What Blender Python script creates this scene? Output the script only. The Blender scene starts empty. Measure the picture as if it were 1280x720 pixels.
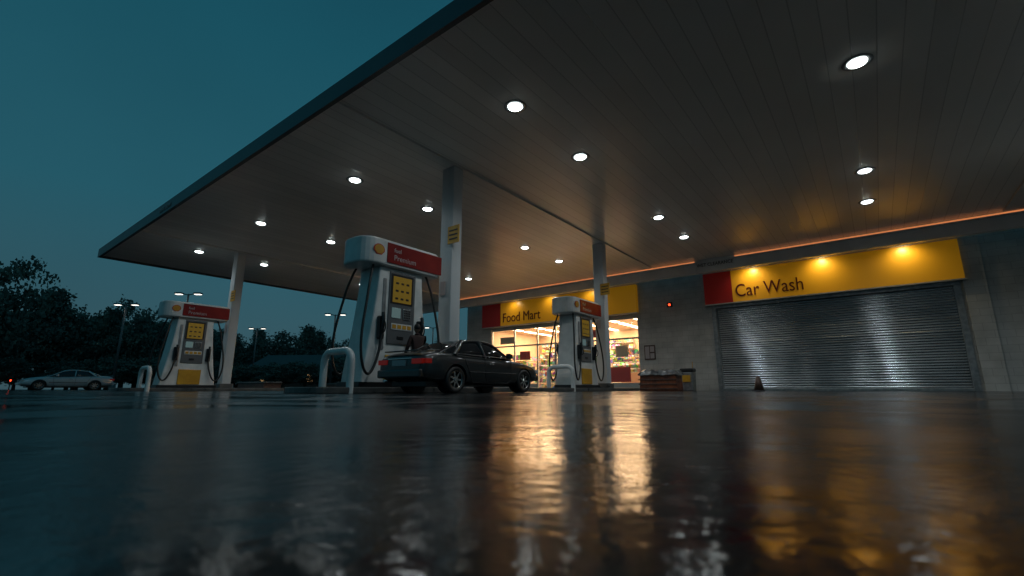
import bpy, bmesh, math, random
from mathutils import Vector, Matrix, Euler
random.seed(7)
scn=bpy.context.scene
scn.view_settings.view_transform='Standard'
try: scn.view_settings.look='None'
except Exception: pass
scn.view_settings.exposure=0
R=math.radians
# ------------------------------------------------------------------ helpers
def link(o,parent=None):
    scn.collection.objects.link(o)
    if parent is not None: o.parent=parent
    return o
def empty(name,loc=(0,0,0),rotz=0,scale=1):
    e=bpy.data.objects.new(name,None); e.location=loc; e.rotation_euler=(0,0,rotz); e.scale=(scale,)*3
    e.empty_display_size=.3
    return link(e)
def meshobj(name,verts,faces,mat=None,parent=None,smooth=False):
    me=bpy.data.meshes.new(name); me.from_pydata([tuple(v) for v in verts],[],faces); me.update()
    if mat:
        for m in (mat if isinstance(mat,(list,tuple)) else [mat]): me.materials.append(m)
    if smooth:
        for p in me.polygons: p.use_smooth=True
    return link(bpy.data.objects.new(name,me),parent)
def boxes(name,lst,mat,parent=None,bevel=0,seg=2):
    V=[];F=[]
    for (x0,x1,y0,y1,z0,z1) in lst:
        b=len(V)
        V+=[(x0,y0,z0),(x1,y0,z0),(x1,y1,z0),(x0,y1,z0),(x0,y0,z1),(x1,y0,z1),(x1,y1,z1),(x0,y1,z1)]
        F+=[(b,b+3,b+2,b+1),(b+4,b+5,b+6,b+7),(b,b+1,b+5,b+4),(b+1,b+2,b+6,b+5),(b+2,b+3,b+7,b+6),(b+3,b,b+4,b+7)]
    o=meshobj(name,V,F,mat,parent)
    if bevel:
        m=o.modifiers.new('b','BEVEL'); m.width=bevel; m.segments=seg; m.limit_method='ANGLE'
    return o
def box(name,x0,x1,y0,y1,z0,z1,mat,parent=None,bevel=0):
    return boxes(name,[(x0,x1,y0,y1,z0,z1)],mat,parent,bevel)
def prism(name,outline,axis,a,b,mat,parent=None,bevel=0,seg=3):
    def P(p,t):
        if axis=='x': return (t,p[0],p[1])
        if axis=='y': return (p[0],t,p[1])
        return (p[0],p[1],t)
    n=len(outline)
    V=[P(p,a) for p in outline]+[P(p,b) for p in outline]
    F=[tuple(range(n))[::-1],tuple(range(n,2*n))]+[(i,(i+1)%n,n+(i+1)%n,n+i) for i in range(n)]
    o=meshobj(name,V,F,mat,parent)
    bm=bmesh.new(); bm.from_mesh(o.data); bmesh.ops.recalc_face_normals(bm,faces=bm.faces); bm.to_mesh(o.data); bm.free()
    if bevel:
        m=o.modifiers.new('b','BEVEL'); m.width=bevel; m.segments=seg; m.limit_method='ANGLE'; m.angle_limit=R(35)
    return o
def cyl(name,p0,p1,r0,r1,mat,parent=None,n=20,smooth=True):
    p0=Vector(p0);p1=Vector(p1);d=(p1-p0);q=d.to_track_quat('Z','Y')
    V=[];F=[]
    for k,(p,r) in enumerate(((p0,r0),(p1,r1))):
        for i in range(n):
            a=2*math.pi*i/n; V.append(p+q@Vector((r*math.cos(a),r*math.sin(a),0)))
    F=[(i,(i+1)%n,n+(i+1)%n,n+i) for i in range(n)]+[tuple(range(n))[::-1],tuple(range(n,2*n))]
    o=meshobj(name,V,F,mat,parent)
    if smooth:
        for p in o.data.polygons:
            if len(p.vertices)==4: p.use_smooth=True
    return o
def tube(name,pts,r,mat,parent=None,smooth=True,cyc=False):
    cu=bpy.data.curves.new(name,'CURVE'); cu.dimensions='3D'; cu.bevel_depth=r; cu.bevel_resolution=3; cu.use_fill_caps=True
    sp=cu.splines.new('NURBS' if smooth else 'POLY'); sp.points.add(len(pts)-1)
    for i,p in enumerate(pts): sp.points[i].co=(p[0],p[1],p[2],1)
    if smooth: sp.use_endpoint_u=True; sp.order_u=4; sp.resolution_u=6
    sp.use_cyclic_u=cyc
    cu.materials.append(mat)
    return link(bpy.data.objects.new(name,cu),parent)
def text(name,s,loc,rot,size,mat,parent=None,width=None,height=None,ext=.01):
    cu=bpy.data.curves.new(name,'FONT'); cu.body=s; cu.size=size; cu.extrude=ext; cu.materials.append(mat)
    o=link(bpy.data.objects.new(name,cu),parent); o.location=loc; o.rotation_euler=rot
    bpy.context.view_layer.update()
    if width: o.scale.x=width/max(o.dimensions.x,1e-3)
    if height: o.scale.y=height/max(o.dimensions.y,1e-3)
    return o
# ------------------------------------------------------------------ materials
def mat(name,col=(.5,.5,.5),rough=.5,metal=0,emis=None,es=0,spec=.5,coat=0,trans=0):
    m=bpy.data.materials.new(name); m.use_nodes=True; p=m.node_tree.nodes['Principled BSDF']
    p.inputs['Base Color'].default_value=(*col,1); p.inputs['Roughness'].default_value=rough; p.inputs['Metallic'].default_value=metal
    p.inputs['Specular IOR Level'].default_value=spec; p.inputs['Coat Weight'].default_value=coat
    p.inputs['Transmission Weight'].default_value=trans
    if emis: p.inputs['Emission Color'].default_value=(*emis,1); p.inputs['Emission Strength'].default_value=es
    return m
def N(m,t,**kw):
    n=m.node_tree.nodes.new(t)
    for k,v in kw.items(): setattr(n,k,v)
    return n
def L(m,a,b): m.node_tree.links.new(a,b)
def P(m): return m.node_tree.nodes['Principled BSDF']
def dirt(m,c1,c2,scale=3,detail=6,rough=None,bump=0,bscale=40,stretch=(1,1,1)):
    tc=N(m,'ShaderNodeTexCoord'); mp=N(m,'ShaderNodeMapping'); mp.inputs['Scale'].default_value=stretch
    L(m,tc.outputs['Object'],mp.inputs['Vector'])
    nz=N(m,'ShaderNodeTexNoise'); nz.inputs['Scale'].default_value=scale; nz.inputs['Detail'].default_value=detail
    L(m,mp.outputs[0],nz.inputs['Vector'])
    rp=N(m,'ShaderNodeValToRGB'); rp.color_ramp.elements[0].position=.35; rp.color_ramp.elements[1].position=.68
    rp.color_ramp.elements[0].color=(*c1,1); rp.color_ramp.elements[1].color=(*c2,1)
    L(m,nz.outputs['Fac'],rp.inputs[0]); L(m,rp.outputs[0],P(m).inputs['Base Color'])
    if rough:
        mr=N(m,'ShaderNodeMapRange'); mr.inputs['To Min'].default_value=rough[0]; mr.inputs['To Max'].default_value=rough[1]
        L(m,nz.outputs['Fac'],mr.inputs['Value']); L(m,mr.outputs[0],P(m).inputs['Roughness'])
    if bump:
        n2=N(m,'ShaderNodeTexNoise'); n2.inputs['Scale'].default_value=bscale; n2.inputs['Detail'].default_value=4
        L(m,mp.outputs[0],n2.inputs['Vector'])
        b=N(m,'ShaderNodeBump'); b.inputs['Strength'].default_value=bump; b.inputs['Distance'].default_value=.02
        L(m,n2.outputs['Fac'],b.inputs['Height']); L(m,b.outputs[0],P(m).inputs['Normal'])
    return m
M={}
M['white']=dirt(mat('white_paint',(.7,.72,.7),.3),(.56,.58,.57),(.74,.75,.73),2.5,rough=(.25,.45))
M['black']=mat('black_plastic',(.015,.016,.018),.35)
M['grey']=mat('grey_panel',(.11,.115,.12),.35)
M['rubber']=mat('rubber',(.012,.012,.012),.5)
M['red']=dirt(mat('red_panel',(.4,.015,.01),.25),(.18,.010,.01),(.26,.016,.012),2)
M['redsign']=mat('red_sign_face',(.40,.012,.01),.35,emis=(.6,.02,.01),es=.02)
M['yellow']=dirt(mat('yellow_panel',(.75,.42,.02),.4),(.5,.25,.02),(.65,.36,.03),3)
M['yelsign']=mat('yellow_sign_face',(.76,.39,.02),.35,emis=(1,.44,.01),es=.085)
M['display']=mat('price_display',(.3,.2,.03),.2,emis=(.9,.5,.06),es=.06)
M['screen']=mat('lcd',(.05,.06,.06),.1,emis=(.5,.8,.8),es=.12)
M['textred']=mat('sign_letters',(.10,.005,.003),.4)
M['textwhite']=mat('white_letters',(.42,.37,.37),.4)
M['chrome']=mat('chrome',(.6,.6,.6),.15,metal=1)
M['steel']=dirt(mat('galvanised_steel',(.3,.32,.33),.4,metal=.7),(.22,.24,.25),(.36,.38,.39),6)
M['concrete']=dirt(mat('wet_concrete',(.16,.16,.15),.35),(.05,.055,.055),(.12,.12,.115),3,rough=(.15,.5),bump=.3)
M['column']=dirt(mat('column_paint',(.45,.48,.5),.35),(.44,.48,.50),(.56,.59,.60),1.5,rough=(.25,.45),stretch=(1,1,.3))
M['frame']=mat('alu_frame',(.5,.5,.48),.35,metal=.4)
M['lamp']=mat('led_lens',(1,1,1),.3,emis=(.90,1,.98),es=13)
M['slamp']=mat('street_led',(1,1,1),.3,emis=(1,.95,.85),es=3)
M['led_orange']=mat('orange_led_strip',(1,.4,.1),.3,emis=(1,.36,.13),es=.55)
M['led_red']=mat('red_lamp',(1,.1,.05),.3,emis=(1,.07,.02),es=3)
M['taillight']=mat('tail_light',(.25,.01,.01),.15,emis=(1,.05,.03),es=.05)
M['headlight']=mat('head_light',(.5,.5,.5),.1,coat=1)
M['glass']=mat('car_glass',(.01,.012,.014),.04,spec=.8)
M['tarp']=dirt(mat('wet_tarp',(.3,.32,.33),.2),(.03,.034,.038),(.22,.23,.24),3,rough=(.08,.3),bump=.5,bscale=9)
M['crate']=dirt(mat('painted_crate',(.1,.04,.02),.45),(.05,.015,.01),(.22,.06,.02),2.2)
M['brick']=dirt(mat('dark_brick',(.1,.05,.035),.5),(.06,.03,.025),(.13,.07,.05),9)
M['cone']=mat('cone_plastic',(.06,.03,.02),.5)
M['bark']=mat('bark',(.05,.04,.03),.9)
# soffit with panel seams
m=mat('soffit_panels',(.30,.29,.27),.30); M['soffit']=m
tc=N(m,'ShaderNodeTexCoord'); sx=N(m,'ShaderNodeSeparateXYZ'); L(m,tc.outputs['Object'],sx.inputs[0])
dv=N(m,'ShaderNodeMath',operation='DIVIDE'); dv.inputs[1].default_value=.42; L(m,sx.outputs[0],dv.inputs[0])
fr=N(m,'ShaderNodeMath',operation='FRACT'); L(m,dv.outputs[0],fr.inputs[0])
fl=N(m,'ShaderNodeMath',operation='FLOOR'); L(m,dv.outputs[0],fl.inputs[0])
wn=N(m,'ShaderNodeTexWhiteNoise',noise_dimensions='1D'); L(m,fl.outputs[0],wn.inputs['W'])
pp=N(m,'ShaderNodeMath',operation='PINGPONG'); pp.inputs[1].default_value=.5; L(m,fr.outputs[0],pp.inputs[0])
seam=N(m,'ShaderNodeMapRange'); seam.inputs['From Min'].default_value=.0; seam.inputs['From Max'].default_value=.04; L(m,pp.outputs[0],seam.inputs['Value'])
nz=N(m,'ShaderNodeTexNoise'); nz.inputs['Scale'].default_value=.8; nz.inputs['Detail'].default_value=6
mp=N(m,'ShaderNodeMapping'); mp.inputs['Scale'].default_value=(.8,.5,1); L(m,tc.outputs['Object'],mp.inputs[0]); L(m,mp.outputs[0],nz.inputs['Vector'])
a1=N(m,'ShaderNodeMath',operation='MULTIPLY_ADD'); a1.inputs[1].default_value=.10; a1.inputs[2].default_value=.80; L(m,wn.outputs['Value'],a1.inputs[0])
a2=N(m,'ShaderNodeMath',operation='MULTIPLY_ADD'); a2.inputs[1].default_value=.28; L(m,nz.outputs['Fac'],a2.inputs[0]); L(m,a1.outputs[0],a2.inputs[2])
sm=N(m,'ShaderNodeMath',operation='MULTIPLY_ADD'); sm.inputs[1].default_value=.42; sm.inputs[2].default_value=.58; L(m,seam.outputs[0],sm.inputs[0])
a3=N(m,'ShaderNodeMath',operation='MULTIPLY'); L(m,a2.outputs[0],a3.inputs[0]); L(m,sm.outputs[0],a3.inputs[1])
vm=N(m,'ShaderNodeVectorMath',operation='SCALE'); vm.inputs[0].default_value=(.76,.755,.72); L(m,a3.outputs[0],vm.inputs['Scale']); L(m,vm.outputs[0],P(m).inputs['Base Color'])
bp=N(m,'ShaderNodeBump'); bp.inputs['Strength'].default_value=.25; bp.inputs['Distance'].default_value=.012; L(m,seam.outputs[0],bp.inputs['Height']); L(m,bp.outputs[0],P(m).inputs['Normal'])
# block wall
m=mat('block_wall',(.3,.28,.25),.55); M['wall']=m
tc=N(m,'ShaderNodeTexCoord'); mp=N(m,'ShaderNodeMapping'); mp.inputs['Rotation'].default_value=(R(90),0,0); L(m,tc.outputs['Object'],mp.inputs[0])
bk=N(m,'ShaderNodeTexBrick'); bk.inputs['Scale'].default_value=1; bk.inputs['Brick Width'].default_value=.6; bk.inputs['Row Height'].default_value=.3; bk.inputs['Mortar Size'].default_value=.008
bk.inputs['Color1'].default_value=(.46,.45,.42,1); bk.inputs['Color2'].default_value=(.51,.50,.47,1); bk.inputs['Mortar'].default_value=(.34,.33,.31,1)
L(m,mp.outputs[0],bk.inputs['Vector'])
nz=N(m,'ShaderNodeTexNoise'); nz.inputs['Scale'].default_value=1.3; nz.inputs['Detail'].default_value=7; L(m,tc.outputs['Object'],nz.inputs['Vector'])
mr=N(m,'ShaderNodeMapRange'); mr.inputs['From Min'].default_value=.3; mr.inputs['From Max'].default_value=.7; mr.inputs['To Min'].default_value=.78; mr.inputs['To Max'].default_value=1.08; L(m,nz.outputs['Fac'],mr.inputs['Value'])
vm=N(m,'ShaderNodeVectorMath',operation='SCALE'); L(m,bk.outputs['Color'],vm.inputs[0]); L(m,mr.outputs[0],vm.inputs['Scale']); L(m,vm.outputs[0],P(m).inputs['Base Color'])
bp=N(m,'ShaderNodeBump'); bp.inputs['Strength'].default_value=.2; bp.inputs['Distance'].default_value=.02; L(m,nz.outputs['Fac'],bp.inputs['Height']); L(m,bp.outputs[0],P(m).inputs['Normal'])
# shutter metal
m=mat('shutter_metal',(.30,.32,.34),.3,metal=.85); M['shutter']=m
dirt(m,(.36,.39,.41),(.46,.49,.51),.5,5,rough=(.17,.30),stretch=(1,1,2))
# wet asphalt
m=mat('wet_asphalt',(.02,.024,.028),.15); M['ground']=m
tc=N(m,'ShaderNodeTexCoord')
def noise(scale,det=4,dist=0,src=None):
    n=N(m,'ShaderNodeTexNoise'); n.inputs['Scale'].default_value=scale; n.inputs['Detail'].default_value=det; n.inputs['Distortion'].default_value=dist
    L(m,tc.outputs['Object'],n.inputs['Vector']); return n
n1=noise(.9,5,.8); n2=noise(38,4); n3=noise(9,3,.5); n4=noise(170,2)
mr=N(m,'ShaderNodeMapRange'); mr.inputs['From Min'].default_value=.40; mr.inputs['From Max'].default_value=.62; mr.inputs['To Min'].default_value=.09; mr.inputs['To Max'].default_value=.26
L(m,n1.outputs['Fac'],mr.inputs['Value']); L(m,mr.outputs[0],P(m).inputs['Roughness'])
rp=N(m,'ShaderNodeValToRGB'); rp.color_ramp.elements[0].color=(.006,.009,.011,1); rp.color_ramp.elements[1].color=(.026,.031,.034,1); rp.color_ramp.elements[0].position=.3; rp.color_ramp.elements[1].position=.75
L(m,n4.outputs['Fac'],rp.inputs[0]); L(m,rp.outputs[0],P(m).inputs['Base Color'])
st1=N(m,'ShaderNodeMapRange'); st1.inputs['From Min'].default_value=.42; st1.inputs['From Max'].default_value=.58; st1.inputs['To Min'].default_value=.18; st1.inputs['To Max'].default_value=.6; L(m,n1.outputs['Fac'],st1.inputs['Value'])
b1=N(m,'ShaderNodeBump'); b1.inputs['Strength'].default_value=.45; b1.inputs['Distance'].default_value=.009; L(m,n3.outputs['Fac'],b1.inputs['Height'])
b2=N(m,'ShaderNodeBump'); b2.inputs['Distance'].default_value=.003; L(m,st1.outputs[0],b2.inputs['Strength']); L(m,n2.outputs['Fac'],b2.inputs['Height']); L(m,b1.outputs[0],b2.inputs['Normal'])
b3=N(m,'ShaderNodeBump'); b3.inputs['Distance'].default_value=.0010; L(m,st1.outputs[0],b3.inputs['Strength']); L(m,n4.outputs['Fac'],b3.inputs['Height']); L(m,b2.outputs[0],b3.inputs['Normal'])
L(m,b3.outputs[0],P(m).inputs['Normal']); P(m).inputs['IOR'].default_value=1.40
# foliage
m=mat('foliage',(.04,.07,.045),.7); M['leaf']=m
oi=N(m,'ShaderNodeTexCoord'); nz=N(m,'ShaderNodeTexNoise'); nz.inputs['Scale'].default_value=.6; L(m,oi.outputs['Object'],nz.inputs['Vector'])
rp=N(m,'ShaderNodeValToRGB'); rp.color_ramp.elements[0].color=(.05,.085,.075,1); rp.color_ramp.elements[1].color=(.14,.19,.15,1); rp.color_ramp.elements[0].position=.38; rp.color_ramp.elements[1].position=.65  # leaf greens tinted slightly bluish and pale, distance haze put into the colour
L(m,nz.outputs['Fac'],rp.inputs[0]); L(m,rp.outputs[0],P(m).inputs['Base Color'])
# products
m=mat('shelf_products',(.5,.4,.3),.5); M['prod']=m
tc=N(m,'ShaderNodeTexCoord'); mp=N(m,'ShaderNodeMapping'); mp.inputs['Rotation'].default_value=(R(90),0,0); L(m,tc.outputs['Object'],mp.inputs[0])
vo=N(m,'ShaderNodeTexVoronoi',distance='CHEBYCHEV'); vo.inputs['Scale'].default_value=5; L(m,mp.outputs[0],vo.inputs['Vector'])
hs=N(m,'ShaderNodeHueSaturation'); hs.inputs['Saturation'].default_value=.9; hs.inputs['Value'].default_value=.85; L(m,vo.outputs['Color'],hs.inputs['Color']); L(m,hs.outputs[0],P(m).inputs['Base Color'])
M['inwall']=mat('interior_wall',(.65,.5,.36),.6)
M['infloor']=mat('interior_tile',(.5,.42,.33),.3)
M['panel']=mat('ceiling_light_panel',(1,1,1),.5,emis=(1,.78,.5),es=7)
M['darkroof']=mat('roof_membrane',(.08,.08,.08),.7)

# ------------------------------------------------------------------ world
w=bpy.data.worlds.new('World'); scn.world=w; w.use_nodes=True
nt=w.node_tree; bg=nt.nodes['Background']
tc=nt.nodes.new('ShaderNodeTexCoord'); sp=nt.nodes.new('ShaderNodeSeparateXYZ'); nt.links.new(tc.outputs['Generated'],sp.inputs[0])
rp=nt.nodes.new('ShaderNodeValToRGB'); nt.links.new(sp.outputs[2],rp.inputs[0])
cr=rp.color_ramp; cr.elements[0].position=0; cr.elements[0].color=(.038,.080,.097,1); cr.elements[1].position=.9; cr.elements[1].color=(.005,.052,.083,1)
e=cr.elements.new(.12); e.color=(.032,.090,.115,1)
e=cr.elements.new(.32); e.color=(.018,.096,.132,1)
e=cr.elements.new(.6); e.color=(.010,.080,.115,1)
nzw=nt.nodes.new('ShaderNodeTexNoise'); nzw.inputs['Scale'].default_value=1.6; nzw.inputs['Detail'].default_value=5; nt.links.new(tc.outputs['Generated'],nzw.inputs['Vector'])
mrw=nt.nodes.new('ShaderNodeMapRange'); mrw.inputs['From Min'].default_value=.3; mrw.inputs['From Max'].default_value=.7; mrw.inputs['To Min'].default_value=.92; mrw.inputs['To Max'].default_value=1.08; nt.links.new(nzw.outputs['Fac'],mrw.inputs['Value'])
vmw=nt.nodes.new('ShaderNodeVectorMath'); vmw.operation='SCALE'; nt.links.new(rp.outputs[0],vmw.inputs[0]); nt.links.new(mrw.outputs[0],vmw.inputs['Scale'])
nt.links.new(vmw.outputs[0],bg.inputs[0]); bg.inputs[1].default_value=1.0
su=bpy.data.lights.new('sun','SUN'); su.energy=.03; su.angle=R(20); su.color=(.6,.85,1)
so=link(bpy.data.objects.new('sun',su)); so.rotation_euler=(R(60),0,R(60))

# ------------------------------------------------------------------ ground
n=96; RR=600
g=meshobj('ground',[(0,0,0)]+[(RR*math.cos(2*math.pi*i/n),RR*math.sin(2*math.pi*i/n),0) for i in range(n)],[(0,1+i,1+(i+1)%n) for i in range(n)],M['ground'])

# ------------------------------------------------------------------ canopy
HS=6.82; CX0,CX1,CY0,CY1=-31.0,13.0,5.1,25.3
can=empty('station_canopy',(0,0,0))
box('soffit',CX0+.12,CX1-.12,CY0+.12,CY1-.12,HS,HS+.1,M['soffit'],can)
box('roof_deck',CX0+.1,CX1-.1,CY0+.1,CY1-.1,HS+.12,HS+.3,M['darkroof'],can)
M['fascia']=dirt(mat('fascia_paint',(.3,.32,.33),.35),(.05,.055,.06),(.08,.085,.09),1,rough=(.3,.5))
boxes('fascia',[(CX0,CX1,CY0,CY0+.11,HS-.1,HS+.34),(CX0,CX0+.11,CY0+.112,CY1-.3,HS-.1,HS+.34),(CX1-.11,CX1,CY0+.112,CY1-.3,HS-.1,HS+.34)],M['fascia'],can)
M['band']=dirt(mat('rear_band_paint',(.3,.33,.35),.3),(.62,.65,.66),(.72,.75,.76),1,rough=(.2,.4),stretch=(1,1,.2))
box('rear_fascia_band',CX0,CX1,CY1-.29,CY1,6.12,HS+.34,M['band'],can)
boxes('led_strip',[(-24.4,-7.0,CY1-.33,CY1-.293,HS-.10,HS-.06),(-5.0,CX1-.3,CY1-.33,CY1-.293,HS-.10,HS-.06)],M['led_orange'],can)
boxes('band_ledge',[(CX0+.12,CX1-.12,CY1-.36,CY1-.292,HS-.17,HS-.13)],M['band'],can)
text('band_letters','WET CLEARANCE',(-6.9,CY1-.30,HS-.40),(R(90),0,0),.25,M['black'],can,width=1.8)
text('fascia_letters','DRIVE SLOW',(-21.5,CY0-.012,HS+.02),(R(90),0,0),.22,M['textwhite'],can)
for bx in (-24.6,-9.6,4.9):
    box('beam_cover',bx-.28,bx+.28,CY0+.13,CY1-.40,HS-.07,HS-.004,M['soffit'],can)
for by in (9.39,19.05):
    for bx in (-24.6,-9.6,4.9):
        box('column',bx-.25,bx+.25,by-.2,by+.2,0,HS-.072,M['column'],can,bevel=.03)
        box('column_base',bx-.33,bx+.33,by-.28,by+.28,.14,.34,M['concrete'],can,bevel=.02)
        box('column_placard',bx+.10,bx+.56,by-.24,by-.215,4.25,4.78,M['yellow'],can)
        boxes('placard_lines',[(bx+.16,bx+.50,by-.246,by-.241,4.62-.13*k,4.66-.13*k) for k in range(3)],M['black'],can)
        box('column_number',bx-.16,bx+.04,by-.225,by-.205,2.75,3.15,M['textwhite'],can)
lx=[.51-6.64*i for i in range(-1,5)]; ly=[8.03,11.2,17.48,20.6]
for x in lx:
    for y in ly:
        V=[];F=[];nn=16
        prof=[(.17,HS-.006),(.165,HS-.03),(.12,HS-.05)]
        for (r,z) in prof:
            for i in range(nn): V.append((x+r*math.cos(2*math.pi*i/nn),y+r*math.sin(2*math.pi*i/nn),z))
        for q in range(2):
            for i in range(nn): F.append((q*nn+i,(q+1)*nn+i,(q+1)*nn+(i+1)%nn,q*nn+(i+1)%nn))
        F.append(tuple(range(2*nn,3*nn)))
        meshobj('downlight_lens',V,F,M['lamp'],can)
        V=[];F=[]
        for i in range(28):
            a=2*math.pi*i/28
            for (r,z) in ((.178,HS-.003),(.178,HS-.022),(.25,HS-.018),(.28,HS-.003)): V.append((x+r*math.cos(a),y+r*math.sin(a),z))
        for i in range(28):
            j=(i+1)%28
            for q in range(3): F.append((i*4+q,j*4+q,j*4+q+1,i*4+q+1))
        meshobj('downlight_bezel',V,F,M['steel'],can,True)
        s=bpy.data.lights.new('downlight','SPOT'); s.energy=285; s.spot_size=R(150); s.spot_blend=.9; s.shadow_soft_size=.10; s.color=(.90,.98,1)
        o=link(bpy.data.objects.new('downlight_beam',s),can); o.location=(x,y,HS-.065)

# ------------------------------------------------------------------ pumps / islands
def island(cx):
    e=empty('pump_island',(cx,0,0))
    def outline(o,w=.72,y0=5.1,y1=22.5):
        pts=[]
        for i in range(13):
            a=math.pi+math.pi*i/12; pts.append(((w+o)*math.cos(a),y0+.5+(.5+o)*math.sin(a)))
        for i in range(13):
            a=math.pi*i/12; pts.append(((w+o)*math.cos(a),y1-.5+(.5+o)*math.sin(a)))
        return pts
    prism('kerb',outline(0),'z',0,.135,M['concrete'],e,bevel=.02)
    prism('deck',outline(-.1),'z',.1355,.142,M['concrete'],e)
island(-9.98); island(-24.2); island(4.9)
def pump(x,y):
    e=empty('fuel_pump',(x,y,.142))
    half=[(1.06,0),(1.02,.35),(.93,.9),(.84,1.5),(.77,2.1),(.72,2.6),(.70,3.0)]
    prism('cabinet',[(a,b) for a,b in half]+[(-a,b) for a,b in half[::-1]],'x',-.42,.42,M['white'],e,bevel=.05)
    box('plinth',-.46,.46,-1.12,1.12,0,.12,M['black'],e,.01)
    pts=[]
    for (cx,cy,a0) in ((.56-.3,1.3-.3,0),(-.56+.3,1.3-.3,90),(-.56+.42,-1.3+.42,180),(.56-.42,-1.3+.42,270)):
        r=.3 if cy>0 else .42
        for i in range(7):
            a=R(a0+90*i/6); pts.append((cx+r*math.cos(a),cy+r*math.sin(a)))
    prism('topper',pts,'z',3.0,3.68,M['white'],e,bevel=.06)
    for s in (1,-1):
        X=lambda a: s*a
        def fb(name,x0,x1,y0,y1,z0,z1,mt,bv=0):
            return box(name,min(X(x0),X(x1)),max(X(x0),X(x1)),y0,y1,z0,z1,mt,e,bv)
        fb('topper_panel',.555,.585,-.62,1.24,3.08,3.60,M['red'],.01)
        fb('front_panel',.415,.45,-.40,.44,1.05,2.92,M['grey'],.015)
        fb('display_bezel',.45,.456,-.36,.36,2.08,2.86,M['black'],.003)
        fb('price_display',.456,.468,-.30,.30,2.12,2.80,M['display'],.01)
        boxes('price_digits',[tuple(sorted((X(.468),X(.472))))+(-.22+.17*j,-.13+.17*j,2.20+.2*i,2.25+.2*i) for i in range(3) for j in range(3)],M['black'],e)
        fb('card_screen',.45,.47,-.30,-.02,1.72,1.98,M['screen'],.01)
        fb('keypad',.45,.475,.06,.30,1.70,1.98,M['steel'],.01)
        boxes('keys',[tuple(sorted((X(.475),X(.483))))+(.08+.055*i,.115+.055*i,1.73+.06*j,1.77+.06*j) for i in range(4) for j in range(4)],M['black'],e)
        fb('grade_buttons',.45,.465,-.30,.36,1.42,1.58,M['white'],.01)
        boxes('grade_labels',[tuple(sorted((X(.466),X(.472))))+(-.27+.16*i,-.15+.16*i,1.45,1.55) for i in range(4)],M['yellow'],e)
        fb('receipt_slot',.45,.462,-.1,.1,1.18,1.26,M['black'],.004)
        fb('lower_skirt',.415,.455,-.42,.44,.14,.78,M['yellow'],.02)
        fb('side_trim',.415,.44,-.58,-.48,.9,2.7,M['steel'],.01)
        for q in (-1,1):
            fb('nozzle_boot',.42,.52,q*.62-.09,q*.62+.09,1.15,1.72,M['black'],.03)
            tube('nozzle',[(s*.50,q*.62,1.25),(s*.56,q*.62,1.42),(s*.60,q*.62,1.62),(s*.55,q*.62,1.80)],.045,M['black'],e)
            tube('nozzle_guard',[(s*.60,q*.62,1.62),(s*.70,q*.62,1.5),(s*.68,q*.62,1.32),(s*.57,q*.62,1.30)],.016,M['black'],e)
            tube('hose',[(s*.36,q*.86,3.02),(s*.44,q*.98,2.7),(s*.52,q*1.08,2.1),(s*.58,q*1.22,1.4),(s*.60,q*1.24,.8),(s*.60,q*1.12,.36),(s*.58,q*.95,.25),(s*.56,q*.78,.5),(s*.54,q*.66,.9),(s*.52,q*.62,1.28)],.032,M['rubber'],e)
        c=(-.86,3.36); pts=[(c[0]-.07,c[1]-.13),(c[0]+.07,c[1]-.13)]
        for i in range(9):
            a=R(-15+210*i/8); pts.append((c[0]+.165*math.cos(a),c[1]+.0+.145*math.sin(a)))
        prism('emblem_border',pts,'x',X(.55),X(.568),M['redsign'],e)
        prism('emblem',[(c[0]+(p[0]-c[0])*.85,c[1]+(p[1]-c[1])*.85) for p in pts],'x',X(.560),X(.575),M['yellow'],e)
        rot=(R(90),0,R(90) if s==1 else R(-90))
        text('grade_text','Premium',(X(.588),-.42 if s==1 else .3,3.17),rot,.2,M['textwhite'],e,ext=.003)
        text('grade_text_small','fuel',(X(.588),-.42 if s==1 else .3,3.38),rot,.16,M['textwhite'],e,ext=.003)
    b=empty('bollard_hoop',(x+.08,y-1.47,.0))
    pts=[(-.56,0,.0),(-.56,0,.62)]
    for i in range(1,9):
        a=math.pi-math.pi*i/9/2; pts.append((-.56+.26+.26*math.cos(a),0,.70+.26*math.sin(a)))
    for i in range(0,9):
        a=math.pi/2-math.pi*i/9/2; pts.append((.56-.26+.26*math.cos(a),0,.70+.26*math.sin(a)))
    pts+=[(.56,0,.62),(.56,0,0)]
    tube('hoop',pts,.085,M['white'],b,smooth=False)
for x in (-9.97,-24.1,5.0):
    for y in (7.6,17.35): pump(x,y)

# ------------------------------------------------------------------ store building
YF=26.5; BX0,BX1=-25.0,22.0; BH=7.6
st=empty('store_building',(0,0,0))
boxes('front_wall',[(BX0,-22.5,YF,YF+.3,0,BH),(-22.5,-11.0,YF,YF+.3,4.39,BH),(-11.0,-6.57,YF,YF+.3,0,BH),(-6.57,3.08,YF,YF+.3,4.39,BH),(3.08,BX1,YF,YF+.3,0,BH)],M['wall'],st)
boxes('other_walls',[(BX0,BX0+.3,YF+.302,YF+14,0,BH),(BX1-.3,BX1,YF+.302,YF+14,0,BH),(BX0+.302,BX1-.302,YF+13.7,YF+14,0,BH)],M['wall'],st)
box('roof',BX0+.31,BX1-.31,YF+.31,YF+13.69,BH-.5,BH-.3,M['darkroof'],st)
box('coping',BX0-.05,BX1+.05,YF-.05,YF+.35,BH+.002,BH+.1,M['frame'],st)
box('pilaster',3.30,4.0,YF-.12,YF-.002,0,6.6,M['wall'],st,.01)
boxes('door_frame',[(-6.72,-6.5,YF-.06,YF+.1,0,4.36),(3.0,3.22,YF-.06,YF+.1,0,4.36),(-6.72,3.22,YF-.06,YF+.1,4.363,4.54)],M['steel'],st,.01)
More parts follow.
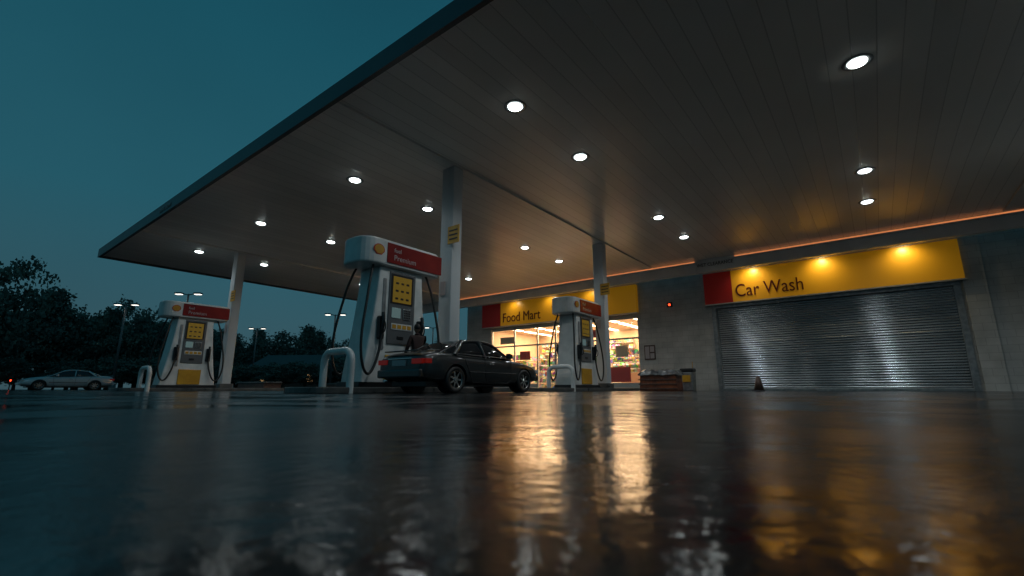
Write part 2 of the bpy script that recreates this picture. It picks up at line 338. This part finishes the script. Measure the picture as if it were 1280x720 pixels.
# shutter
V=[];F=[]; pitch=.115; rows=int(4.33/pitch); prof=[(0,0),(-.013,.018),(-.018,.05),(-.013,.085),(0,.103)]
zs=[]
for i in range(rows+1):
    jit=random.uniform(-.004,.004)
    for (dy,dz) in prof:
        zs.append((YF+.12+dy+jit,i*pitch+dz))
nx=30
wob=[random.uniform(-.012,.012) for i in range(nx+1)]
for j,(yy,zz) in enumerate(zs):
    for i in range(nx+1):
        X=-6.5+9.5*i/nx
        V.append((X,yy+.014*math.sin(i*.7+zz*.8)+wob[i]*math.sin(zz*1.3+i),min(zz,4.4)))
for j in range(len(zs)-1):
    for i in range(nx):
        a=j*(nx+1)+i; F.append((a,a+1,a+nx+2,a+nx+1))
meshobj('roller_shutter',V,F,M['shutter'],st,True)
box('shutter_bottom_bar',-6.5,3.0,YF+.05,YF+.16,.005,.12,M['steel'],st,.01)
# storefront
fr=[]
gx=[-22.5,-20.4,-18.4,-16.9,-15.4,-13.2,-11.0]
for x in gx: fr.append((x-.05 if x>-22.4 else x,x+.05 if x<-11.1 else x,YF+.08,YF+.2,0,4.39))
for a,b in zip(gx[:-1],gx[1:]):
    fr.append((a+.052,b-.052,YF+.09,YF+.19,3.05,3.15)); fr.append((a+.052,b-.052,YF+.09,YF+.19,4.27,4.388)); 
    if not(-18.5<a<-15.5): fr.append((a+.052,b-.052,YF+.09,YF+.19,.01,.45))
fr.append((-16.98,-16.82,YF+.07,YF+.082,0,3.05))
boxes('window_frames',fr,M['frame'],st)
m=bpy.data.materials.new('window_glass'); m.use_nodes=True; nt=m.node_tree; nt.nodes.clear()
o=nt.nodes.new('ShaderNodeOutputMaterial'); mx=nt.nodes.new('ShaderNodeMixShader'); tr=nt.nodes.new('ShaderNodeBsdfTransparent'); gl=nt.nodes.new('ShaderNodeBsdfGlossy'); gl.inputs['Roughness'].default_value=.02
mx.inputs[0].default_value=.08; nt.links.new(tr.outputs[0],mx.inputs[1]); nt.links.new(gl.outputs[0],mx.inputs[2]); nt.links.new(mx.outputs[0],o.inputs[0])
meshobj('window_glass',[(-22.45,YF+.14,.02),(-11.05,YF+.14,.02),(-11.05,YF+.14,4.3),(-22.45,YF+.14,4.3)],[(0,1,2,3)],m,st)
M['poster1']=mat('poster_red',(.5,.05,.03),.5); M['poster2']=mat('poster_cream',(.6,.5,.35),.5); M['poster3']=mat('poster_green',(.08,.25,.1),.5)
for i,(x,z,wd,h,mm) in enumerate([(-21.9,.6,1.1,1.3,'poster1'),(-19.9,.7,1.2,.9,'poster2'),(-15.1,.6,1.2,1.5,'poster3'),(-13.0,.5,1.3,.9,'poster1'),(-12.6,2.0,.8,.7,'poster2'),(-20.0,2.1,.9,.6,'poster1'),(-21.8,3.3,1.3,.5,'poster2'),(-14.9,3.3,1.4,.5,'poster1')]):
    box('window_poster',x,x+wd,YF+.205,YF+.212,z,z+h,M[mm],st)
boxes('interior_shell',[(-22.6,-10.9,YF+6.5,YF+6.6,0,4.6),(-22.7,-22.6,YF+.302,YF+6.6,0,4.6),(-10.9,-10.8,YF+.302,YF+6.6,0,4.6),(-22.6,-10.9,YF+.302,YF+6.498,4.5,4.6)],M['inwall'],st)
box('interior_floor',-22.6,-10.9,YF+.302,YF+6.49,.002,.02,M['infloor'],st)
sh=[];pr=[]
for yy in (YF+1.6,YF+3.4,YF+6.1):
    top=6 if yy<YF+5 else 9
    for x in (-22.0,-19.4,-16.0,-13.4):
        if yy<YF+3 and x==-16.0: continue
        for q in range(top):
            z=.1+q*.42
            sh.append((x,x+2.1,yy-.25,yy+.25,z,z+.03))
            for kk in range(6):
                if random.random()<.1: continue
                x0_=x+.03+kk*.345
                pr.append((x0_,x0_+random.uniform(.24,.335),yy-.2+random.random()*.06,yy+.2,z+.031,z+.031+random.uniform(.16,.35)))
boxes('shelf_boards',sh,M['frame'],st); boxes('shelf_goods',pr,M['prod'],st)
boxes('ceiling_lights',[(x,x+.35,y0,y0+1.6,4.46,4.495) for x in (-21.6,-19.6,-17.6,-15.6,-13.6,-11.9) for y0 in (YF+.8,YF+2.9,YF+4.9)],M['panel'],st)
box('checkout_counter',-12.8,-11.4,YF+1.2,YF+4.2,.02,1.1,M['poster2'],st,.02)
for x in (-20,-16.7,-13.2):
    a=bpy.data.lights.new('store_ceiling_light','AREA'); a.shape='RECTANGLE'; a.size=2.6; a.size_y=4.5; a.energy=520; a.color=(1,.64,.34)
    o=link(bpy.data.objects.new('store_ceiling_light',a),st); o.location=(x,YF+3.2,4.42)
# wall items
wn=empty('wall_notice_board',(-10.35,YF,0))
box('notice_frame',-.33,.33,-.05,-.004,1.75,2.6,M['brick'],wn,.01); boxes('notice_sheets',[(-.27,-.02,-.062,-.052,1.82,2.52),(.03,.27,-.062,-.052,2.2,2.52),(.03,.27,-.062,-.052,1.82,2.12)],M['textwhite'],wn)
al=empty('alarm_light',(-9.0,YF,4.85)); box('alarm_base',-.16,.16,-.06,-.003,-.14,.14,M['black'],al,.02); cyl('alarm_lens',(0,-.06,0),(0,-.13,0),.07,.05,M['led_red'],al)
# signs
def sign(name,x0,xr,x1,txt,t0,t1,lamps,en):
    e=empty(name,(x0,YF,0))
    z0,z1=4.58,6.28
    box('red_face',0,xr-x0-.001,-.30,-.004,z0,z1,M['redsign'],e,.008)
    box('yellow_face',xr-x0+.001,x1-x0,-.30,-.004,z0,z1,M['yelsign'],e,.008)
    boxes('trim',[(-.04,x1-x0+.04,-.32,-.004,z0-.06,z0-.002),(-.04,x1-x0+.04,-.32,-.004,z1+.002,z1+.05)],M['frame'],e)
    text('letters',txt,(t0-x0,-.315,z0+.26),(R(90),0,0),.95,M['textred'],e,width=t1-t0,ext=.012)
    for X in lamps:
        cyl('sign_lamp_arm',(X-x0,-.02,z1+.12),(X-x0,-.75,z1+.14),.02,.02,M['steel'],e,8)
        cyl('sign_lamp_shade',(X-x0,-.72,z1+.16),(X-x0,-.72,z1+.02),.03,.11,M['steel'],e,16)
        s=bpy.data.lights.new('sign_lamp','SPOT'); s.energy=en; s.spot_size=R(150); s.spot_blend=1; s.shadow_soft_size=.1; s.color=(1,.80,.45)
        o=link(bpy.data.objects.new('sign_lamp',s),e); o.location=(X-x0,-.85,z1-.02); o.rotation_euler=(R(32),0,0)
sign('car_wash_sign',-6.96,-5.54,3.37,'Car Wash',-5.4,-2.35,(-4.5,-1.45,1.6),78)
sign('food_mart_sign',-23.2,-21.4,-10.9,'Food Mart',-21.2,-17.9,(-20.1,-17.0,-13.9),38)

# ------------------------------------------------------------------ small things near store
cr_=empty('covered_merchandise_crate',(-8.6,23.2,0))
prism('crate',[(-.95,0),(.95,0),(.88,.9),(-.88,.9)],'y',-.45,.45,M['crate'],cr_,.03)
boxes('crate_slats',[(-.97,.97,-.475,-.455,.08+.22*k,.14+.22*k) for k in range(4)],M['brick'],cr_,.005)
V=[];F=[];nx,ny=26,14
for j in range(ny+1):
    for i in range(nx+1):
        u=i/nx*2-1; v=j/ny*2-1
        x=u*1.0; y=v*.52; dr=max(abs(u)**10,abs(v)**10)
        V.append((x,y,1.02-.25*dr+.02*math.sin(u*6+v*3)+.02*math.sin(u*17)))
for j in range(ny):
    for i in range(nx):
        a=j*(nx+1)+i; F.append((a,a+1,a+nx+2,a+nx+1))
meshobj('tarp_cover',V,F,M['tarp'],cr_,True)
tb=empty('trash_bin',(-7.9,25.3,0))
prism('bin_body',[(-.28,0),(.28,0),(.32,.95),(-.32,.95)],'y',-.3,.3,M['steel'],tb,.03); box('bin_lid',-.34,.34,-.32,.32,.952,1.15,M['black'],tb,.06); box('bin_label',-.2,.2,-.335,-.322,.45,.8,M['yellow'],tb)
cyl('squeegee_pole',(.25,0,1.1),(.27,0,1.5),.02,.02,M['yellow'],tb,8)
co=empty('traffic_cone',(-4.0,22.0,0))
box('base',-.26,.26,-.26,.26,0,.05,M['black'],co,.02); cyl('cone',(0,0,.05),(0,0,.6),.2,.07,M['cone'],co,24); cyl('collar',(0,0,.32),(0,0,.42),.136,.11,M['steel'],co,24)
for (x,y,wd) in ((-29.5,13.2,3.4),(-33,21,2.6)):
    p=empty('brick_planter',(x,y,0)); box('planter_wall',-wd/2,wd/2,-.5,.5,0,.42,M['brick'],p,.02); box('coping',-wd/2-.05,wd/2+.05,-.55,.55,.421,.50,M['concrete'],p,.02)

# ------------------------------------------------------------------ cars
def loft(name,rings,mats,parent,mi=None,smooth=True):
    V=[];F=[];n=len(rings[0])
    for r in rings: V+=r
    fm=[]
    for k in range(len(rings)-1):
        for i in range(n):
            j=(i+1)%n; F.append((k*n+i,k*n+j,(k+1)*n+j,(k+1)*n+i)); fm.append(mi(k,i) if mi else 0)
    F.append(tuple(range(n))[::-1]); F.append(tuple(range((len(rings)-1)*n,len(rings)*n))); fm+=[fm[0],fm[-1]]
    o=meshobj(name,V,F,mats,parent,smooth)
    for p,q in zip(o.data.polygons,fm): p.material_index=q
    bm=bmesh.new(); bm.from_mesh(o.data); bmesh.ops.recalc_face_normals(bm,faces=bm.faces); bm.to_mesh(o.data); bm.free()
    return o
def car(name,loc,rotz,scale,paint,lit):
    e=empty(name,loc,rotz,scale)
    st_=[(0,.74,.40,.74),(.05,.82,.33,.90),(.35,.87,.28,.985),(.8,.89,.24,.985),(1.3,.90,.21,.965),(2.0,.90,.20,.94),(2.8,.90,.20,.925),(3.5,.90,.21,.90),(4.0,.88,.23,.85),(4.4,.84,.27,.77),(4.65,.76,.32,.68),(4.74,.64,.38,.60)]
    rings=[]
    for (y,hw,zb,zt) in st_:
        h=zt-zb
        half=[(hw*.8,zb),(hw*.97,zb+.07),(hw*1.0,zb+.32*h),(hw*1.0,zb+.62*h),(hw*.965,zt-.07),(hw*.88,zt-.01),(hw*.5,zt+.015)]
        ring=[(0,y,zb)]+[(a,y,b) for a,b in half]+[(0,y,zt+.022)]+[(-a,y,b) for a,b in half[::-1]]
        rings.append(ring)
    body=loft('body_raw',rings,[paint,M['black']],e)
    ss=body.modifiers.new('s','SUBSURF'); ss.levels=2; ss.render_levels=2
    cut=[]
    for yy in (1.05,3.85):
        c=cyl('cut',(-1.2,yy,.33),(1.2,yy,.33),.375,.375,M['black'],e,40); cut.append(c)
        b=body.modifiers.new('bo','BOOLEAN'); b.operation='DIFFERENCE'; b.object=c; b.solver='EXACT'
    bpy.context.view_layer.update()
    dg=bpy.context.evaluated_depsgraph_get(); me=bpy.data.meshes.new_from_object(body.evaluated_get(dg))
    nb=link(bpy.data.objects.new('body',me),e)
    for c in cut+[body]: bpy.data.objects.remove(c,do_unlink=True)
    for p in nb.data.polygons: p.use_smooth=True
    try:
        nb.data.set_sharp_from_angle(angle=R(35))
    except Exception: pass
    G=[(.62,.965,.58,.70),(.9,1.10,.60,.79),(1.2,1.235,.60,.82),(1.5,1.335,.58,.83),(1.8,1.385,.57,.83),(2.15,1.40,.57,.83),(2.45,1.385,.575,.83),(2.7,1.335,.59,.83),(2.95,1.21,.61,.83),(3.2,1.07,.64,.81),(3.45,.92,.66,.76)]
    rings=[]
    for (y,zt,hr,hb) in G:
        zb=.88; zr=max(zt-.05,zb+.01)
        zm=(zb+zr)/2
        half=[(hb,zb),((hb+hr)/2+.03,zm),(hr+.02,zr),(hr*.8,zt-.012)]
        rings.append([(0,y,zb)]+[(a,y,b) for a,b in half]+[(0,y,zt)]+[(-a,y,b) for a,b in half[::-1]])
    def mi(k,i):
        y=G[k][0]
        top=i in (3,4,5,6)
        if top and 1.45<=y<2.6: return 0
        return 1
    loft('greenhouse',rings,[paint,M['glass']],e,mi)
    for s in (1,-1):
        tube('roof_rail',[(s*(g[2]+.022),g[0],max(g[1]-.05,.9)) for g in G],.028,paint,e)
        tube('b_pillar',[(s*.845,2.15,.9),(s*.74,2.12,1.13),(s*.60,2.1,1.36)],.032,paint,e)
        tube('c_pillar',[(s*.83,1.02,.93),(s*.74,1.25,1.14),(s*.62,1.45,1.30)],.055,paint,e)
        tube('belt_trim',[(s*.855,.95,.955),(s*.87,1.6,.955),(s*.87,2.6,.94),(s*.84,3.25,.925)],.012,M['chrome'],e)
        tube('side_moulding',[(s*.905,1.5,.52),(s*.912,2.4,.52),(s*.905,3.4,.52)],.016,M['black'],e)
        tube('door_gap',[(s*.875,3.2,.90),(s*.903,3.2,.7),(s*.903,3.15,.35),(s*.89,3.0,.25),(s*.903,2.15,.25),(s*.903,2.1,.5),(s*.875,2.1,.93)],.006,M['black'],e,smooth=False)
        tube('rear_door_gap',[(s*.903,2.1,.25),(s*.903,1.6,.27),(s*.903,1.45,.6),(s*.875,1.3,.94)],.006,M['black'],e,smooth=False)
        box('door_handle',min(s*.90,s*.925),max(s*.90,s*.925),2.25,2.42,.74,.77,M['chrome'],e,.008)
        prism('mirror',[(2.98,.93),(3.12,.92),(3.12,1.04),(2.99,1.07)],'x',s*.86,s*1.02,paint,e,.025)
        boxes('tail_lamp',[(min(s*.45,s*.80),max(s*.45,s*.80),-.012,.10,.68,.80),(min(s*.80,s*.862),max(s*.80,s*.862),.06,.26,.69,.80)],M['taillight'],e,.012)
        boxes('head_lamp',[(min(s*.42,s*.76),max(s*.42,s*.76),4.46,4.71,.56,.68)],M['headlight'],e,.02)
        for yy in (1.05,3.85):
            xo=s*.885; xi=s*.66
            V=[];F=[];prof=[(xi,.20),(xi,.29),(xi+s*.02,.32),(xi+s*.05,.33),(xo-s*.05,.33),(xo-s*.02,.32),(xo,.29),(xo,.215),(xo-s*.03,.21)]
            nn=36
            for i in range(nn):
                a=2*math.pi*i/nn
                for (xx,r) in prof: V.append((xx,yy+r*math.cos(a),.33+r*math.sin(a)))
            npf=len(prof)
            for i in range(nn):
                j=(i+1)%nn
                for q in range(npf-1): F.append((i*npf+q,j*npf+q,j*npf+q+1,i*npf+q+1))
            meshobj('tyre',V,F,M['rubber'],e,True)
            cyl('rim_back',(xo-s*.10,yy,.33),(xo-s*.09,yy,.33),.21,.21,M['black'],e,30)
            for k in range(7):
                a=2*math.pi*k/7
                d=Vector((0,math.cos(a),math.sin(a))); t=Vector((0,-math.sin(a),math.cos(a)))
                c=Vector((xo-s*.035,yy,.33))
                V=[c+t*.03,c-t*.03,c+d*.205-t*.02,c+d*.205+t*.02]; V+=[v-Vector((s*.03,0,0)) for v in V]
                meshobj('spoke',V,[(0,1,2,3),(4,5,6,7),(0,1,5,4),(1,2,6,5),(2,3,7,6),(3,0,4,7)],M['chrome'],e)
            cyl('hub',(xo-s*.06,yy,.33),(xo-s*.02,yy,.33),.055,.045,M['chrome'],e,16)
            tube('rim_edge',[(xo-s*.02,yy+.208*math.cos(2*math.pi*i/24),.33+.208*math.sin(2*math.pi*i/24)) for i in range(24)],.010,M['chrome'],e,smooth=False,cyc=True)
            cyl('arch_liner',(s*.55,yy,.36),(s*.62,yy,.36),.37,.37,M['black'],e,30)
    box('rear_bumper',-.78,.78,-.05,.12,.36,.56,paint,e,.04)
    box('front_bumper',-.72,.72,4.64,4.79,.34,.52,paint,e,.04)
    box('grille',-.36,.36,4.66,4.76,.545,.64,M['black'],e,.01)
    box('licence_plate',-.25,.25,-.02,.02,.64,.78,M['textwhite'],e,.005)
    box('trunk_trim',-.44,.44,-.006,.06,.80,.825,M['chrome'],e,.005)
    cyl('exhaust',(-.5,-.03,.30),(-.5,.2,.30),.035,.035,M['chrome'],e,14)
    box('underbody',-.62,.62,.3,4.4,.17,.28,M['black'],e)
    box('spoiler_lip',-.62,.62,.03,.14,.985,1.01,paint,e,.01)
    return e
paint1=mat('dark_metallic_paint',(.030,.034,.036),.28,metal=.4,coat=.6)
paint2=mat('silver_paint',(.5,.55,.57),.3,metal=.3,coat=.6)
car('parked_sedan',(-8.08,6.47,0),0,.9,paint1,True)
car('parked_sedan',(-44.5,9.4,0),math.pi,1.0,paint2,False)

# ------------------------------------------------------------------ person
pe=empty('person_refuelling',(-9.13,7.85,0),math.pi-.35)
J=[((0,0,.95),.135,None),((0,0,1.12),.125,0),((.01,0,1.30),.145,1),((.02,0,1.42),.09,2),((.035,0,1.50),.052,3),
((.01,.16,1.37),.07,2),((.0,.25,1.12),.05,5),((.14,.26,.93),.036,6),
((.01,-.16,1.37),.07,2),((.14,-.24,1.14),.05,8),((.36,-.16,1.17),.036,9),
((0,.09,.88),.095,0),((.03,.11,.49),.066,11),((-.01,.11,.10),.045,12),
((0,-.09,.88),.095,0),((.0,-.11,.49),.066,14),((-.03,-.12,.10),.045,15)]
me=bpy.data.meshes.new('body'); me.from_pydata([j[0] for j in J],[(j[2],i) for i,j in enumerate(J) if j[2] is not None],[])
bo=link(bpy.data.objects.new('body_raw',me),pe); sk=bo.modifiers.new('sk','SKIN'); sk.use_smooth_shade=True
for i,j in enumerate(J): me.skin_vertices[0].data[i].radius=(j[1],j[1]); me.skin_vertices[0].data[i].use_root=(i==0)
bo.modifiers.new('s','SUBSURF').levels=2
bpy.context.view_layer.update(); dg=bpy.context.evaluated_depsgraph_get(); me2=bpy.data.meshes.new_from_object(bo.evaluated_get(dg)); bpy.data.objects.remove(bo,do_unlink=True)
me2.materials.clear()
for mm in (mat('jacket_cloth',(.04,.016,.014),.8),mat('trouser_cloth',(.02,.025,.04),.85)): me2.materials.append(mm)
for p in me2.polygons:
    p.use_smooth=True
    c=p.center; p.material_index=0 if (c.z>.97 or (c.x>.08 and c.z>.8) or abs(c.y)>.2) else 1
link(bpy.data.objects.new('clothed_body',me2),pe)
skin=mat('skin',(.28,.16,.11),.5); hair=mat('hair',(.012,.009,.008),.6)
def ell(name,c,r,mt,parent,fn=None):
    bm=bmesh.new(); bmesh.ops.create_uvsphere(bm,u_segments=24,v_segments=16,radius=1)
    for v in bm.verts:
        co=v.co.copy()
        if fn: co=fn(co)
        v.co=Vector((c[0]+co.x*r[0],c[1]+co.y*r[1],c[2]+co.z*r[2]))
    me=bpy.data.meshes.new(name); bm.to_mesh(me); bm.free(); me.materials.append(mt)
    for p in me.polygons: p.use_smooth=True
    return link(bpy.data.objects.new(name,me),parent)
def headfn(c):
    k=1-.28*max(0,-c.z)**1.5
    c=Vector((c.x*(1-.1*max(0,-c.z)),c.y*k,c.z))
    if c.x>.6 and abs(c.y)<.18 and -.35<c.z<.1: c.x+=.18*(1-abs(c.y)/.18)
    return c
ell('head',(.06,0,1.605),(.095,.075,.115),skin,pe,headfn)
ell('hair',(.045,0,1.632),(.102,.084,.105),hair,pe,lambda c: Vector((min(c.x,.55+.4*max(c.z,0)),c.y,max(c.z,-.45 if c.x<0 else .15))))
for s in (1,-1):
    ell('ear',(.05,s*.077,1.60),(.018,.01,.03),skin,pe)
    ell('eye',(.145,s*.03,1.612),(.008,.011,.007),M['black'],pe)
    prism('shoe',[(-.10,0),(.16,0),(.19,.03),(.15,.07),(.04,.11),(-.08,.11)],'y',s*.115-.045,s*.115+.045,M['black'],pe,.02)
tube('mouth',[(.146,-.022,1.555),(.152,0,1.553),(.146,.022,1.555)],.004,mat('lips',(.2,.07,.06),.5),pe)
def hand(wr,d,up):
    wr=Vector(wr); d=Vector(d).normalized(); up=Vector(up).normalized(); sd=d.cross(up).normalized()
    pts=[wr,wr+d*.09]; edges=[(0,1)]; rad=[.026,.03]
    for k,(o,l) in enumerate(((-.03,.07),(-.01,.08),(.01,.075),(.03,.06))):
        b=len(pts); pts+=[wr+d*.085+sd*o,wr+d*(.085+l*.45)+sd*o,wr+d*(.085+l*.7)+sd*o-up*l*.4,wr+d*(.085+l*.5)+sd*o-up*l*.7]
        edges+=[(1,b),(b,b+1),(b+1,b+2),(b+2,b+3)]; rad+=[.011,.010,.009,.008]
    b=len(pts); pts+=[wr+d*.03-sd*.035,wr+d*.07-sd*.055-up*.02,wr+d*.09-sd*.045-up*.04]; edges+=[(0,b),(b,b+1),(b+1,b+2)]; rad+=[.013,.011,.009]
    me=bpy.data.meshes.new('hand'); me.from_pydata(pts,edges,[]); o=link(bpy.data.objects.new('hand',me),pe)
    m_=o.modifiers.new('sk','SKIN'); m_.use_smooth_shade=True
    for i,r in enumerate(rad): me.skin_vertices[0].data[i].radius=(r,r); me.skin_vertices[0].data[i].use_root=(i==0)
    o.modifiers.new('s','SUBSURF').levels=1; me.materials.append(skin)
hand((.36,-.16,1.17),(1,.1,.1),(0,0,1)); hand((.14,.26,.93),(.6,0,-.7),(.7,0,.6))

# ------------------------------------------------------------------ street lamps
def lamp(x,y,h,rot):
    e=empty('street_lamp',(x,y,0),rot)
    cyl('pole',(0,0,.5),(0,0,h),.11,.07,M['grey'],e,12); cyl('footing',(0,0,0),(0,0,.5),.28,.28,M['concrete'],e,16)
    for s in (1,-1):
        tube('arm',[(0,0,h-.1),(s*.4,0,h+.02),(s*.6,0,h+.03)],.04,M['black'],e)
        box('lamp_head',min(s*.5,s*1.1),max(s*.5,s*1.1),-.2,.2,h-.03,h+.12,M['grey'],e,.03)
        box('lamp_lens',min(s*.55,s*1.05),max(s*.55,s*1.05),-.15,.15,h-.05,h-.032,M['slamp'],e)
for (x,y,h) in ((-56.2,12,8.0),(-46.1,13.9,8.1),(-45.3,27.4,7.9),(-64.9,28,8.0),(-45.6,41.8,8.0)): lamp(x,y,h,R(40))

# ------------------------------------------------------------------ trees
def treemesh(seed,conic=False):
    rnd=random.Random(seed); V=[];F=[];mi=[]
    def limb(p0,p1,r0,r1,n=7):
        p0=Vector(p0);p1=Vector(p1);q=(p1-p0).to_track_quat('Z','Y');b=len(V)
        for p,r in ((p0,r0),(p1,r1)):
            for i in range(n):
                a=2*math.pi*i/n; V.append(p+q@Vector((r*math.cos(a),r*math.sin(a),0)))
        for i in range(n): F.append((b+i,b+(i+1)%n,b+n+(i+1)%n,b+n+i)); mi.append(0)
    limb((0,0,0),(.1,.05,3),.28,.2); limb((.1,.05,3),(0,.1,7.5),.2,.08)
    cl=[]
    for k in range(9):
        a=rnd.uniform(0,6.28); z=rnd.uniform(2.2,6); r=rnd.uniform(1.6,3.2); p=(r*math.cos(a),r*math.sin(a),z+rnd.uniform(.8,2.2)); limb((.05,.05,z),p,.09,.03,5); cl.append(Vector(p))
    for k in range(95):
        if conic:
            z=rnd.uniform(1.2,10.6); rr=(1-(z-1)/10)*2.6*math.sqrt(rnd.random())+.2; a=rnd.uniform(0,6.28); cl.append(Vector((rr*math.cos(a),rr*math.sin(a),z)))
        else:
            while True:
                p=Vector((rnd.uniform(-1,1),rnd.uniform(-1,1),rnd.uniform(-1,1)))
                if .35<p.length<1: break
            f=1+.25*math.sin(3*math.atan2(p.y,p.x)+seed)
            cl.append(Vector((p.x*3.5*f,p.y*3.5*f,6.2+p.z*4.2+.5*math.sin(seed+p.x*5))))
    for c in cl:
        cr_=rnd.uniform(.45,1.0)
        for k in range(55):
            p=c+Vector((rnd.gauss(0,1),rnd.gauss(0,1),rnd.gauss(0,.7)))*cr_*.55
            q=Euler((rnd.uniform(0,6.3),rnd.uniform(0,6.3),rnd.uniform(0,6.3))).to_quaternion(); s=rnd.uniform(.08,.19); b=len(V)
            V.extend([p+q@Vector((-s,-s*.6,0)),p+q@Vector((s,-s*.6,0)),p+q@Vector((s*.8,s*.6,0)),p+q@Vector((-s*.8,s*.7,0))]); F.append((b,b+1,b+2,b+3)); mi.append(1)
    me=bpy.data.meshes.new('tree_mesh'); me.from_pydata([tuple(v) for v in V],[],F); me.materials.append(M['bark']); me.materials.append(M['leaf'])
    for p,q in zip(me.polygons,mi): p.material_index=q
    return me
TM=[treemesh(1),treemesh(2),treemesh(3),treemesh(4,True)]
c37,s37=math.cos(R(37.8)),math.sin(R(37.8))
def at(r,f): return (r*c37-f*s37, r*s37+f*c37)
def puttree(r,f,h,k,parent,wf=1.0,name='tree'):
    x,y=at(r,f); o=bpy.data.objects.new(name,TM[k]); link(o,parent); o.location=(x,y,0); s=h/10.6; o.scale=(s*wf,s*wf,s); o.rotation_euler=(0,0,random.uniform(0,6.3))
tl=empty('tree_line')
L_=[(-1.0,60,12.6),(-.94,66,10),(-.92,62,11.0),(-.87,70,11.3),(-.826,62,11.0),(-.79,72,11),(-.76,68,10.6),(-.72,75,10.3),(-.68,74,10.2),(-.63,85,10.2),(-.58,90,9.6),(-.545,88,10),(-.514,82,9.9),(-.47,86,10),(-.44,80,10.4),(-.415,84,10),(-.385,85,9.0),(-.34,90,9.4),(-.3,88,9),(-.25,90,9.5),(-.2,92,9.6),(-.15,95,10),(-.1,95,9),(-.05,95,10),(-1.15,55,12),(-1.25,58,13),(-1.4,60,12)]
for i,(t,f,h) in enumerate(L_):
    puttree(t*f,f,h*random.uniform(.97,1.08),i%4 if i%7 else 3,tl,random.uniform(.9,1.25))
    puttree(t*f+random.uniform(-3,3),f+9,h*random.uniform(.72,.95),(i+1)%3,tl,1.5)
for i in range(26):   # behind and beside the viewpoint
    a=R(random.uniform(100,260)) if i<20 else R(random.uniform(60,100)); d=random.uniform(45,80)
    puttree(math.sin(a)*d,math.cos(a)*d,random.uniform(9,14),i%4,tl,1.2)
t0=empty('deciduous_tree',(0,0,0)); x,y=at(-1.105*47,47); t0.location=(x,y,0)
o=link(bpy.data.objects.new('trunk_and_crown',TM[1]),t0); o.scale=(1.0,1.0,1.27)
hd=empty('hedge')
for i in range(30):
    t=-1.12+i*.034; puttree(t*56,56+random.uniform(-2,2),random.uniform(2.4,4.0),i%3,hd,2.2,'shrub')
hx,hy=at(-.44*72,72); h=empty('distant_house',(hx,hy,0),R(30))
box('walls',-6,6,-4,4,0,3.2,M['brick'],h); prism('roof',[(-4.5,3.2),(4.5,3.2),(0,5.2)],'x',-6.4,6.4,M['darkroof'],h)
M['lit']=mat('lit_window',(1,.7,.4),.4,emis=(1,.6,.25),es=1.6)
boxes('windows',[(-4.5,-3.4,-4.03,-4.005,1.2,2.1),(-1,0,-4.03,-4.005,1.2,2.1),(2.6,3.8,-4.03,-4.005,1.1,2.1)],M['lit'],h)
rl=empty('roadside_marker_light',(0,0,0))
x,y=at(-1.06*52,52); rl.location=(x,y,0); cyl('post',(0,0,0),(0,0,.9),.05,.05,M['black'],rl,8); cyl('reflector',(0,0,.9),(0,0,1.1),.06,.06,M['led_red'],rl,10)

# ------------------------------------------------------------------ camera
cam=bpy.data.cameras.new('camera'); co=link(bpy.data.objects.new('camera',cam)); scn.camera=co
co.location=(0,0,.1); co.rotation_euler=(R(90+12.26),0,R(37.8))
cam.sensor_width=36; cam.lens=580/1280*36; cam.clip_start=.02; cam.clip_end=2000
cam.dof.use_dof=True; cam.dof.focus_distance=14; cam.dof.aperture_fstop=4.0
